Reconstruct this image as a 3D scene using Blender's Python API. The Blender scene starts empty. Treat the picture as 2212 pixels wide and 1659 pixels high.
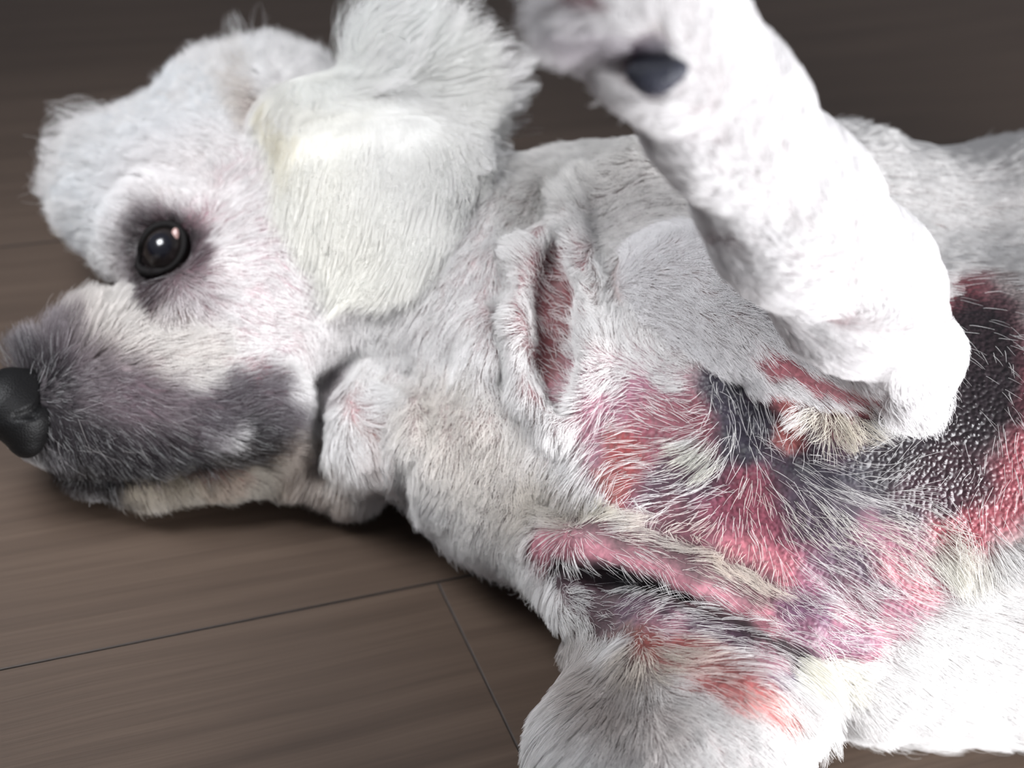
import bpy, math, random
import numpy as np
from mathutils import Matrix, Vector

C = bpy.context.scene.collection
rng = np.random.default_rng(7)
random.seed(7)

# ------------------------------------------------------------------ camera
W, H, F = 2212.0, 1659.0, 4000.0
cx, cy = W / 2, H / 2
_a = np.array([8844.0, 1377.0, -F]); _a /= np.linalg.norm(_a)
_b = np.array([-2490.0, 4375.0, -F]); _b -= _a * _a.dot(_b); _b /= np.linalg.norm(_b)
_c = np.cross(_a, _b)
M = np.array([_a, _b, _c])                 # columns: camera axes in the world
fwd = -M[:, 2]
DIST = 0.64
look = np.array([0.0, 0.0, 0.08])
CAM = look - fwd * DIST
RIGHT, UP = M[:, 0], M[:, 1]

cam = bpy.data.cameras.new('camera')
cam.sensor_width = 36.0
cam.lens = 36.0 * F / W
cam.clip_start = 0.01
cam.clip_end = 20
cam_o = bpy.data.objects.new('camera', cam)
C.objects.link(cam_o)
mw = Matrix([list(M[i]) + [CAM[i]] for i in range(3)] + [[0, 0, 0, 1]])
cam_o.matrix_world = mw
bpy.context.scene.camera = cam_o
cam.dof.use_dof = True
cam.dof.aperture_fstop = 7.5

def ray(px, py):
    d = np.array([px - cx, -(py - cy), -F])
    return M @ d

def at(px, py, z):
    """the point at height z seen at the photograph's pixel (px, py)"""
    d = ray(px, py)
    return CAM + d * ((z - CAM[2]) / d[2])

def depth(p):
    return float((np.asarray(p) - CAM).dot(fwd))

def pix(P):
    v = (np.asarray(P) - CAM) @ M
    return cx + v[..., 0] / -v[..., 2] * F, cy - v[..., 1] / -v[..., 2] * F

foc = at(1500, 1080, 0.10)
cam.dof.focus_distance = depth(foc)

# ------------------------------------------------------------------ light
sc = bpy.context.scene
sc.view_settings.view_transform = 'Standard'
sc.view_settings.look = 'None'
sc.view_settings.gamma = 1
sc.view_settings.use_curve_mapping = False
sc.view_settings.exposure = 1.85
sc.cycles.max_bounces = 4
sc.cycles.diffuse_bounces = 3
sc.cycles.adaptive_threshold = 0.03
sc.cycles.glossy_bounces = 2
sc.cycles.transmission_bounces = 4
sc.cycles.use_denoising = True
wd = bpy.data.worlds.new('world'); sc.world = wd; wd.use_nodes = True
wd.node_tree.nodes['Background'].inputs[0].default_value = (0.86, 0.9, 1.0, 1)
wd.node_tree.nodes['Background'].inputs[1].default_value = 0.065

def area(name, loc, target, sx, sy, power, col):
    l = bpy.data.lights.new(name, 'AREA'); l.shape = 'RECTANGLE'; l.size = sx; l.size_y = sy
    l.energy = power; l.color = col
    o = bpy.data.objects.new(name, l); C.objects.link(o)
    o.location = loc
    o.rotation_euler = (Vector(target) - Vector(loc)).to_track_quat('-Z', 'Y').to_euler()
    return o
# a window beyond the right of the picture, low on the camera's side
area('window_light', (0.38, -0.70, 0.315), (0.03, 0.0, 0.06), 0.38, 0.34, 4.8, (0.97, 0.98, 1.0))
# a weak fill lamp, added to brighten the dog's head
head_fill = area('head_fill_light', (-0.36, 0.12, 0.52), (-0.07, 0.08, 0.05), 0.26, 0.26, 0.20, (0.95, 0.97, 1.0))
head_fill.data.spread = math.radians(55)

# ------------------------------------------------------------------ materials
def mat(name, col=(0.8, 0.8, 0.8), rough=0.5):
    m = bpy.data.materials.new(name); m.use_nodes = True
    b = m.node_tree.nodes['Principled BSDF']
    b.inputs['Base Color'].default_value = (*col, 1)
    b.inputs['Roughness'].default_value = rough
    return m, m.node_tree, b

# ------------------------------------------------------------------ sculpting field
# the dog is one distance field, polygonised into one continuous skin
GROUPS = ['head', 'body', 'upper_leg', 'lower_leg']
EXTRA = ['ear', 'nose']
prims = []
carves = []
def px2m(rpx, p):
    return rpx * depth(p) / F
def _chain(q, store, g, k):
    if len(q) == 1: q.append(q[0])
    for (p, r), (p2, r2) in zip(q[:-1], q[1:]):
        store.append((g, np.asarray(p), np.asarray(p2), r, r2, k))
def cone(g, pts, k=0.012):
    """chain of tapering capsules; points are (px, py, height, radius in px)"""
    q = []
    for (x, y, z, r) in pts:
        p = at(x, y, z); q.append((p, px2m(r, p)))
    _chain(q, prims, g, k)

# head
cone('head', [(565, 435, .050, 268)], .02)
cone('head', [(365, 412, .046, 158), (570, 345, .05, 200)], .02)
cone('head', [(262, 465, .044, 98), (380, 560, .05, 125)], .015)
cone('head', [(620, 680, .05, 235)], .02)
cone('head', [(500, 770, .045, 180), (330, 830, .038, 160), (160, 885, .034, 118), (92, 892, .032, 76)], .014)
cone('head', [(290, 730, .040, 85), (150, 825, .034, 80)], .010)
cone('head', [(330, 920, .034, 105), (170, 930, .03, 95)], .006)
cone('head', [(520, 890, .036, 105), (600, 920, .036, 95)], .008)
cone('head', [(600, 985, .022, 75), (330, 1025, .017, 55), (190, 1025, .017, 42)], .004)
# neck
cone('head', [(800, 560, .058, 290), (1000, 640, .06, 290)], .02)
cone('body', [(950, 640, .058, 290), (1180, 760, .06, 320)], .02)
cone('head', [(800, 930, .045, 105), (800, 880, .045, 115)], .008)
cone('head', [(750, 1015, .018, 75), (680, 1000, .02, 58)], .006)
cone('body', [(960, 960, .05, 140), (1080, 1060, .04, 145)], .015)
# trunk, on past the frame to the rump
cone('body', [(1300, 610, .070, 290), (1700, 625, .074, 314), (2300, 680, .076, 335), (2900, 860, .078, 310)], .03)
cone('body', [(1380, 900, .060, 320), (1750, 985, .063, 405), (2250, 1075, .063, 450), (2900, 1000, .065, 400)], .03)
cone('body', [(1600, 1200, .042, 230), (1850, 1275, .040, 230), (2250, 1300, .04, 210)], .03)
cone('body', [(1180, 1030, .05, 175), (1330, 1120, .055, 195)], .02)
# shoulder and inner upper arm
cone('body', [(1450, 540, .098, 215), (1560, 640, .105, 190)], .016)
cone('upper_leg', [(1480, 640, .115, 150), (1720, 700, .13, 150), (1930, 760, .15, 105)], .02)
cone('upper_leg', [(1975, 765, .155, 100), (1850, 620, .185, 158), (1705, 450, .218, 168), (1560, 235, .252, 152), (1450, 90, .275, 148), (1385, -40, .29, 154), (1320, -130, .295, 140)], .012)
cone('upper_leg', [(1250, -170, .298, 60), (1190, -230, .298, 50)], .01)
cone('upper_leg', [(1330, -210, .302, 62), (1300, -290, .302, 50)], .01)
cone('upper_leg', [(1420, -210, .298, 60), (1400, -280, .298, 50)], .01)
cone('upper_leg', [(1268, 0, .282, 66), (1235, -60, .288, 70)], .012)
# lower foreleg
cone('lower_leg', [(1560, 1560, .038, 160), (1470, 1680, .040, 265), (1440, 1900, .04, 220), (1400, 2300, .03, 120), (1380, 2600, .025, 105)], .015)
cone('lower_leg', [(1380, 1500, .036, 110), (1310, 1620, .036, 140)], .015)
cone('body', [(1300, 1270, .045, 105), (1420, 1400, .045, 120), (1600, 1440, .045, 150)], .02)

def vbox(lo, n, vox, p, p2, R):
    a = np.minimum(p, p2) - R; b = np.maximum(p, p2) + R
    return tuple(slice(max(0, min(n[i] - 1, int((a[i] - lo[i]) / vox))), max(1, min(n[i], int((b[i] - lo[i]) / vox) + 2))) for i in range(3))
UNION = {'lower_leg': .022}
def smin(a, b, k):
    hh = np.maximum(k - np.abs(a - b), 0) / k
    return np.minimum(a, b) - hh * hh * np.float32(k * .25)

_lat = rng.random((48, 48, 48)).astype(np.float32)
def vnoise(P, s, seed=0):
    g = P / s + 17.31 * (seed + 1)
    i = np.floor(g).astype(int); f = g - i; f = f * f * (3 - 2 * f)
    out = np.zeros(P.shape[:-1])
    for a in (0, 1):
        for b in (0, 1):
            for c in (0, 1):
                w = (f[..., 0] if a else 1 - f[..., 0]) * (f[..., 1] if b else 1 - f[..., 1]) * (f[..., 2] if c else 1 - f[..., 2])
                out += w * _lat[(i[..., 0] + a) % 48, (i[..., 1] + b) % 48, (i[..., 2] + c) % 48]
    return out * 2 - 1

def build_field(groups, vox, cut=True, rough=0.0):
    use = [p for p in prims if p[0] in groups]
    ps = np.array([q for p in use for q in (p[1] - max(p[3], p[4]) - .008, p[1] + max(p[3], p[4]) + .008, p[2] - max(p[3], p[4]) - .008, p[2] + max(p[3], p[4]) + .008)])
    lo = ps.min(0); hi = ps.max(0)
    if cut: lo[2] = -0.004
    n = np.ceil((hi - lo) / vox).astype(int) + 1
    ax = [(lo[i] + np.arange(n[i]) * vox).astype(np.float32) for i in range(3)]
    def seg(sl, p, p2, r, r2):
        X = ax[0][sl[0]][:, None, None]; Y = ax[1][sl[1]][None, :, None]; Z = ax[2][sl[2]][None, None, :]
        ba = (p2 - p).astype(np.float32); bb = float(ba.dot(ba)) + 1e-12
        dx, dy, dz = X - np.float32(p[0]), Y - np.float32(p[1]), Z - np.float32(p[2])
        h = np.clip((dx * ba[0] + dy * ba[1] + dz * ba[2]) / np.float32(bb), 0, 1)
        return np.sqrt((dx - h * ba[0]) ** 2 + (dy - h * ba[1]) ** 2 + (dz - h * ba[2]) ** 2) - (np.float32(r) + h * np.float32(r2 - r))
    fields = {}
    for g in groups:
        D = np.full(n, 0.04, dtype=np.float32)
        for (gg, p, p2, r, r2, k) in use:
            if gg != g: continue
            sl = vbox(lo, n, vox, p, p2, max(r, r2) + max(k, .014) + .004)
            D[sl] = smin(D[sl], seg(sl, p, p2, r, r2), k)
        for (gg, p, p2, r, r2, k) in carves:
            if gg is not None and gg != g or (gg is None and g in EXTRA): continue
            sl = vbox(lo, n, vox, p, p2, max(r, r2) + k + .003)
            D[sl] = -smin(-D[sl], seg(sl, p, p2, r, r2), k)
        fields[g] = D
    T = None
    for g in groups:
        T = fields[g].copy() if T is None else smin(T, fields[g], UNION.get(g, .009))
    if rough:
        # gentle lumps of skin and muscle
        near = np.argwhere(np.abs(T) < .006)
        P = lo + near * vox
        T[near[:, 0], near[:, 1], near[:, 2]] += (rough * vnoise(P, .009, 1) + rough * .5 * vnoise(P, .004, 2)).astype(np.float32)
    if cut:
        T = np.maximum(T, (0.0006 - ax[2])[None, None, :])
    return dict(T=T, fields=fields, lo=lo, vox=vox, n=n)

def surface_nets(fd):
    D, lo, vox = fd['T'], fd['lo'], fd['vox']
    s = D < 0
    nx, ny, nz = D.shape
    corner = [(i, j, k) for i in (0, 1) for j in (0, 1) for k in (0, 1)]
    cnt = np.zeros((nx - 1, ny - 1, nz - 1), dtype=np.int8)
    for (i, j, k) in corner:
        cnt += s[i:nx - 1 + i, j:ny - 1 + j, k:nz - 1 + k]
    act = np.argwhere((cnt > 0) & (cnt < 8))
    idx = np.full(cnt.shape, -1, dtype=np.int32)
    idx[act[:, 0], act[:, 1], act[:, 2]] = np.arange(len(act))
    acc = np.zeros((len(act), 3)); num = np.zeros(len(act))
    for c0 in corner:
        for axn in range(3):
            if c0[axn]: continue
            c1 = list(c0); c1[axn] = 1
            d0 = D[act[:, 0] + c0[0], act[:, 1] + c0[1], act[:, 2] + c0[2]]
            d1 = D[act[:, 0] + c1[0], act[:, 1] + c1[1], act[:, 2] + c1[2]]
            m = (d0 < 0) != (d1 < 0)
            t = np.where(m, d0 / np.where(m, d0 - d1, 1), 0)
            pos = np.array(c0, dtype=float)[None, :].repeat(len(act), 0)
            pos[:, axn] = t
            acc[m] += pos[m]; num[m] += 1
    V = lo + (act + acc / num[:, None]) * vox
    faces = []
    for axn in range(3):
        o1, o2 = [(1, 2), (2, 0), (0, 1)][axn]
        sl0 = [slice(1, -1)] * 3; sl1 = [slice(1, -1)] * 3
        sl0[axn] = slice(0, -1); sl1[axn] = slice(1, None)
        a, b = s[tuple(sl0)], s[tuple(sl1)]
        e = np.argwhere(a != b)
        if not len(e): continue
        flip = a[e[:, 0], e[:, 1], e[:, 2]]
        base = e + 1; base[:, axn] -= 1
        def id_(d1, d2):
            q = base.copy(); q[:, o1] -= d1; q[:, o2] -= d2
            return idx[q[:, 0], q[:, 1], q[:, 2]]
        q = np.stack([id_(1, 1), id_(0, 1), id_(0, 0), id_(1, 0)], 1)
        q[~flip] = q[~flip][:, ::-1]
        faces.append(q)
    return V, np.concatenate(faces)

def sample(fd, P, D=None):
    D = fd['T'] if D is None else D
    g = (P - fd['lo']) / fd['vox']
    i = np.floor(g).astype(np.int32)
    for a in range(3): i[:, a] = np.clip(i[:, a], 0, D.shape[a] - 2)
    f = np.clip(g - i, 0, 1).astype(np.float32)
    out = np.zeros(len(P), dtype=np.float32)
    for a in (0, 1):
        for b in (0, 1):
            wab = (f[:, 0] if a else 1 - f[:, 0]) * (f[:, 1] if b else 1 - f[:, 1])
            for c in (0, 1):
                out += wab * (f[:, 2] if c else 1 - f[:, 2]) * D[i[:, 0] + a, i[:, 1] + b, i[:, 2] + c]
    return out
def grad(fd, P):
    e = fd['vox']
    g = np.stack([sample(fd, P + np.eye(3)[a] * e) - sample(fd, P - np.eye(3)[a] * e) for a in range(3)], 1)
    return g / (np.linalg.norm(g, axis=1)[:, None] + 1e-9)

def hit(fd, px, py):
    """where the line of sight through a pixel first meets the rough sculpt"""
    d = ray(px, py); d = d / np.linalg.norm(d)
    t = np.arange(.15, 1.2, .0008)
    P = CAM + t[:, None] * d
    inside = np.all((P > fd['lo']) & (P < fd['lo'] + fd['vox'] * (fd['n'] - 1)), axis=1)
    s = np.where(inside, sample(fd, P), 1)
    i = np.argmax(s < 0)
    return (P[i] if s[i] < 0 else None), d

BASE = build_field(GROUPS, .0024)
BASEB = build_field(['body', 'head', 'lower_leg'], .0024)
def on(pts, push, fd=None):
    q = []
    for (x, y, r) in pts:
        p, d = hit(fd or BASEB, x, y)
        if p is None: p = at(x, y, .01)
        q.append((p + d * px2m(push * r, p), px2m(r, p)))
    return q
def ridge(g, pts, push=.35, k=.005, fd=None):
    _chain(on(pts, push, fd), prims, g, k)
def groove(pts, push=0.2, k=.004, g=None, fd=None):
    _chain(on(pts, push, fd), carves, g, k)

# chest folds
ridge('body', [(1180, 1190, 30), (1270, 1175, 48), (1500, 1258, 66), (1740, 1350, 60), (1850, 1388, 40)], -.05, .006)
ridge('body', [(1260, 1305, 60), (1430, 1368, 60), (1620, 1420, 52), (1720, 1460, 40)], .45, .008)
ridge('body', [(1330, 1130, 40), (1500, 1180, 55), (1700, 1270, 45)], .7, .008)
ridge('lower_leg', [(1400, 1450, 60), (1600, 1520, 70), (1720, 1560, 60)], .6, .008)
groove([(1225, 1232, 16), (1330, 1256, 24), (1480, 1328, 28), (1640, 1398, 22), (1750, 1438, 10)], .2, .005)
groove([(1330, 1415, 14), (1450, 1425, 14), (1620, 1485, 12)], .3, .008)
groove([(1230, 1370, 25), (1200, 1330, 20)], -.3, .005)
# neck folds
ridge('body', [(1190, 480, 30), (1150, 560, 40), (1135, 700, 44), (1155, 850, 42), (1210, 930, 40)], -.1, .004)
ridge('body', [(1270, 390, 40), (1240, 470, 35), (1250, 600, 38), (1270, 760, 44), (1260, 880, 40)], .05, .005)
groove([(1200, 540, 14), (1195, 640, 30), (1195, 780, 32), (1210, 880, 12)], -.65, .010)
groove([(1108, 500, 14), (1096, 620, 22), (1092, 820, 16)], .0, .006)
groove([(1330, 350, 20), (1215, 400, 26), (1165, 470, 24)], -.2, .008)
ridge('body', [(1300, 420, 45), (1380, 375, 50), (1500, 360, 60)], .6, .010)
ridge('body', [(1040, 700, 30), (1060, 800, 40), (1050, 920, 35)], .5, .010)
groove([(880, 800, 10), (925, 850, 14), (930, 930, 10)], 0, .006)
groove([(1240, 1110, 14), (1180, 1080, 10)], 0, .010)
# jaw creases
groove([(770, 760, 12), (705, 830, 18), (690, 920, 18), (700, 990, 16)], .1, .008)
groove([(880, 1075, 20), (870, 1000, 8)], .1, .008)
# lips
groove([(100, 1010, 8), (230, 1040, 9), (380, 1012, 9), (500, 975, 8), (610, 965, 5)], .1, .003)
ridge('head', [(460, 940, 60), (560, 900, 75), (620, 880, 60)], .6, .008)
# brow, eye socket and tear corner
ridge('head', [(280, 480, 40), (340, 440, 40), (430, 470, 40)], .5, .010)
ridge('head', [(330, 660, 40), (420, 650, 45), (470, 590, 40)], .6, .010)
eye_hit, _ed = hit(BASE, 352, 535)
groove([(352, 535, 60)], -.25, .006)
groove([(325, 590, 22)], .0, .005)
groove([(240, 625, 14), (300, 670, 10)], 0, .008)
# armpit: skin folds below the elbow
ridge('body', [(1610, 770, 26), (1700, 815, 36), (1800, 840, 36), (1880, 860, 26)], .1, .005, BASEB)
ridge('body', [(1690, 880, 30), (1705, 920, 26)], .1, .004, BASEB)
ridge('body', [(1895, 850, 38), (1905, 880, 36)], -.6, .004, BASEB)
groove([(1590, 830, 12), (1620, 900, 14), (1720, 980, 12)], .2, .010, None, BASEB)
# ear lying back over the head
def over(g, pts, lift, k=.006):
    q = []
    for (x, y, r) in pts:
        p, d = hit(BASE, x, y)
        if p is None: p = at(x, y, .103)
        q.append((p - d * px2m(lift * r, p), px2m(r, p)))
    _chain(q, prims, g, k)
over('ear', [(622, 262, 52), (700, 390, 62), (755, 530, 40)], -.5, .014)
over('ear', [(700, 255, 66), (790, 380, 80), (830, 540, 45)], -.5, .014)
over('ear', [(795, 250, 68), (880, 380, 85), (910, 540, 45)], -.5, .014)
over('ear', [(880, 255, 62), (935, 370, 58), (950, 480, 36)], -.5, .014)
over('ear', [(650, 235, 46), (790, 225, 56), (900, 240, 52), (960, 300, 42)], -.4, .014)
# nose leather
cone('nose', [(30, 850, .044, 54), (68, 846, .044, 50)], .006)
cone('nose', [(12, 880, .044, 66), (52, 915, .041, 50), (58, 960, .036, 26)], .008)

FD = build_field(GROUPS, .0011, True, .00035)
V, FC = surface_nets(FD)
FE = build_field(['ear'], .0012, False)
_fn = build_field(['nose'], .0010, False)
groove([(97, 832, 7), (92, 868, 9), (68, 892, 10), (34, 900, 7)], -.1, .0014, 'nose', _fn)
FN = build_field(['nose'], .0008, False)
print('grid', FD['n'], 'verts', len(V))

def mesh_obj(name, V, Fc, m, parent=None, smooth=True):
    me = bpy.data.meshes.new(name)
    me.vertices.add(len(V)); me.vertices.foreach_set('co', np.asarray(V, dtype=np.float32).ravel())
    k = Fc.shape[1]
    me.loops.add(Fc.size); me.loops.foreach_set('vertex_index', Fc.astype(np.int32).ravel())
    me.polygons.add(len(Fc)); me.polygons.foreach_set('loop_start', np.arange(0, Fc.size, k, dtype=np.int32))
    if smooth: me.polygons.foreach_set('use_smooth', np.ones(len(Fc), dtype=bool))
    me.update(calc_edges=True)
    if m: me.materials.append(m)
    o = bpy.data.objects.new(name, me); C.objects.link(o)
    if parent: o.parent = parent
    return o

def s2l(c):
    c = np.asarray(c, dtype=float) / 255.0
    return np.where(c <= .04045, c / 12.92, ((c + .055) / 1.055) ** 2.4)

# ------------------------------------------------------------------ floor of wide laminate planks
def floor_material():
    m, nt, b = mat('laminate', (.3, .24, .2), .42)
    N, L = nt.nodes, nt.links
    geo = N.new('ShaderNodeNewGeometry')
    oi = N.new('ShaderNodeObjectInfo')
    mp = N.new('ShaderNodeMapping'); mp.inputs['Scale'].default_value = (3.0, 150.0, 1)
    add = N.new('ShaderNodeVectorMath'); add.operation = 'ADD'
    sc_ = N.new('ShaderNodeVectorMath'); sc_.operation = 'SCALE'; sc_.inputs['Scale'].default_value = 3.0
    comb = N.new('ShaderNodeCombineXYZ')
    L.new(oi.outputs['Random'], comb.inputs[0]); L.new(oi.outputs['Random'], comb.inputs[1])
    L.new(comb.outputs[0], sc_.inputs[0])
    # the grain wanders a little along the board
    wn = N.new('ShaderNodeTexNoise'); wn.inputs['Scale'].default_value = 5; wn.inputs['Detail'].default_value = 2
    wm = N.new('ShaderNodeMapping'); wm.inputs['Scale'].default_value = (1, 1.6, 1)
    L.new(geo.outputs['Position'], wm.inputs[0]); L.new(wm.outputs[0], wn.inputs['Vector'])
    wv = N.new('ShaderNodeVectorMath'); wv.operation = 'MULTIPLY_ADD'
    wv.inputs[1].default_value = (0, .012, 0)
    L.new(wn.outputs['Color'], wv.inputs[0]); L.new(geo.outputs['Position'], wv.inputs[2])
    L.new(wv.outputs[0], add.inputs[0]); L.new(sc_.outputs[0], add.inputs[1])
    L.new(add.outputs[0], mp.inputs[0])
    n1 = N.new('ShaderNodeTexNoise'); n1.inputs['Scale'].default_value = 1.0; n1.inputs['Detail'].default_value = 5; n1.inputs['Roughness'].default_value = .6
    L.new(mp.outputs[0], n1.inputs['Vector'])
    mp2 = N.new('ShaderNodeMapping'); mp2.inputs['Scale'].default_value = (16.0, 900.0, 1)
    L.new(add.outputs[0], mp2.inputs[0])
    n2 = N.new('ShaderNodeTexNoise'); n2.inputs['Scale'].default_value = 1.0; n2.inputs['Detail'].default_value = 2
    L.new(mp2.outputs[0], n2.inputs['Vector'])
    mix = N.new('ShaderNodeMath'); mix.operation = 'MULTIPLY_ADD'; mix.inputs[1].default_value = .3
    L.new(n2.outputs['Fac'], mix.inputs[0]); 
    m7 = N.new('ShaderNodeMath'); m7.operation = 'MULTIPLY'; m7.inputs[1].default_value = .7
    L.new(n1.outputs['Fac'], m7.inputs[0]); L.new(m7.outputs[0], mix.inputs[2])
    cr = N.new('ShaderNodeValToRGB')
    e = cr.color_ramp.elements
    e[0].position = .30; e[0].color = (*(s2l((66, 54, 46))), 1)
    e[1].position = .68; e[1].color = (*(s2l((86, 72, 62))), 1)
    q = e.new(.48); q.color = (*(s2l((75, 62, 53))), 1)
    L.new(mix.outputs[0], cr.inputs[0])
    # small dark specks
    v = N.new('ShaderNodeTexVoronoi'); v.inputs['Scale'].default_value = 28; v.feature = 'F1'
    vm = N.new('ShaderNodeMapping'); vm.inputs['Scale'].default_value = (1, 1.2, 0)
    L.new(geo.outputs['Position'], vm.inputs[0]); L.new(vm.outputs[0], v.inputs['Vector'])
    lt = N.new('ShaderNodeMath'); lt.operation = 'LESS_THAN'; lt.inputs[1].default_value = .022
    L.new(v.outputs['Distance'], lt.inputs[0])
    mm = N.new('ShaderNodeMath'); mm.operation = 'MULTIPLY'; mm.inputs[1].default_value = .55
    L.new(lt.outputs[0], mm.inputs[0])
    dk = N.new('ShaderNodeMix'); dk.data_type = 'RGBA'
    L.new(mm.outputs[0], dk.inputs['Factor']); L.new(cr.outputs[0], dk.inputs['A'])
    dk.inputs['B'].default_value = (.04, .03, .025, 1)
    L.new(dk.outputs['Result'], b.inputs['Base Color'])
    bp = N.new('ShaderNodeBump'); bp.inputs['Strength'].default_value = .12; bp.inputs['Distance'].default_value = .0006
    L.new(n2.outputs['Fac'], bp.inputs['Height']); L.new(bp.outputs[0], b.inputs['Normal'])
    return m
fm = floor_material()
edge_m, _, _ = mat('plank core', (.05, .04, .035), .8)
y0 = at(945, 1257, 0)[1]; y1 = at(0, 534, 0)[1]; x0 = at(945, 1257, 0)[0]
PW = y1 - y0
def box_me(name, a, b):
    vs = [(x, y, z) for x in (a[0], b[0]) for y in (a[1], b[1]) for z in (a[2], b[2])]
    fs = [(0, 1, 3, 2), (4, 6, 7, 5), (0, 4, 5, 1), (2, 3, 7, 6), (0, 2, 6, 4), (1, 5, 7, 3)]
    me = bpy.data.meshes.new(name); me.from_pydata(vs, [], fs); return me
me = box_me('floor', (-2.6, -2.6, -.03), (2.6, 2.6, -.010)); me.materials.append(edge_m)
floor = bpy.data.objects.new('floor', me); C.objects.link(floor); floor['kind'] = 'structure'
def plank_me(a, b, ch=.00035):
    """a board with a fine chamfer round its top face"""
    (xa, ya), (xb, yb) = a, b
    vs = []
    for (z, i) in ((-.010, 0), (-ch, 0), (0, ch)):
        vs += [(xa + i, ya + i, z), (xb - i, ya + i, z), (xb - i, yb - i, z), (xa + i, yb - i, z)]
    fs = [(3, 2, 1, 0), (8, 9, 10, 11)]
    for k in (0, 4):
        for j in range(4):
            fs.append((k + j, k + (j + 1) % 4, k + 4 + (j + 1) % 4, k + 4 + j))
    me = bpy.data.meshes.new('plank'); me.from_pydata(vs, [], fs)
    me.materials.append(fm); me.materials.append(edge_m)
    for i, p in enumerate(me.polygons): p.material_index = 0 if i == 1 else 1
    return me
PL = 1.2
for r in range(-7, 12):
    yb = y0 + r * PW - PW
    if yb > 2.4 or yb < -2.5: continue
    off = {0: x0, 1: x0 - .72}.get(r, x0 + .37 * r)
    for c in range(-4, 4):
        xa = off + c * PL
        if xa > 2.4 or xa + PL < -2.4: continue
        g = .0002
        p = bpy.data.objects.new('plank', plank_me((xa + g, yb + g), (xa + PL - g, yb + PW - g)))
        C.objects.link(p); p.parent = floor
# ------------------------------------------------------------------ colouring of the skin, painted in strokes, a few of them shade
# strokes: region -> list of (points, radius px, sRGB colour, strength)
S = {}
S['head'] = [
 ([(480, 330), (640, 500)], 200, (238, 222, 222), .7),
 ([(600, 560), (590, 700)], 110, (236, 190, 200), .7),
 ([(520, 360), (640, 420)], 60, (238, 200, 208), .5),
 ([(640, 300), (665, 520), (700, 650)], 18, (140, 100, 100), .55),  # shading step along the ear's front edge, painted in
 ([(575, 545), (565, 552)], 12, (190, 60, 90), .9),
 ([(548, 190), (560, 250)], 26, (110, 75, 65), .8),
 ([(350, 535)], 80, (36, 28, 31), 1.0),
 ([(330, 480), (400, 470), (425, 520)], 40, (110, 75, 85), .8),
 ([(320, 600), (330, 640)], 45, (62, 46, 50), .9),
 ([(390, 610), (420, 640)], 55, (140, 105, 115), .8),
 ([(440, 580), (450, 540)], 40, (150, 110, 120), .6),
 ([(440, 470), (470, 460)], 32, (215, 150, 165), .8),
 ([(310, 680), (370, 690)], 35, (110, 80, 75), .8),
 ([(60, 860), (130, 930), (200, 990)], 80, (44, 38, 42), 1.0),
 ([(150, 800), (240, 870), (330, 940)], 85, (72, 56, 64), .9),
 ([(300, 860), (400, 850)], 60, (130, 98, 112), .75),
 ([(420, 900), (500, 860)], 60, (120, 92, 106), .75),
 ([(220, 760), (330, 740)], 50, (150, 130, 130), .6),
 ([(520, 940), (600, 900)], 60, (62, 54, 60), .95),
 ([(470, 820), (600, 840)], 45, (125, 95, 108), .8),
 ([(500, 795), (560, 790)], 26, (205, 90, 115), .9),
 ([(600, 770), (620, 790)], 24, (190, 110, 140), .8),
 ([(110, 1012), (230, 1042), (380, 1014), (500, 978), (600, 968)], 24, (38, 32, 35), 1.0),
 ([(120, 1050), (160, 1060)], 22, (30, 28, 30), 1.0),
 ([(440, 1040), (520, 1030)], 30, (190, 95, 90), .85),
 ([(580, 1000), (640, 990)], 30, (150, 115, 100), .7),
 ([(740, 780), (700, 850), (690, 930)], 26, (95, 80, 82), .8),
 ([(770, 870), (800, 880)], 34, (225, 150, 155), .8),
 ([(820, 960), (850, 1000)], 48, (226, 158, 150), .8),
 ([(700, 990), (720, 1030)], 40, (190, 140, 140), .6),
 ([(900, 860), (930, 940)], 26, (170, 115, 100), .7),
]
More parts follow.
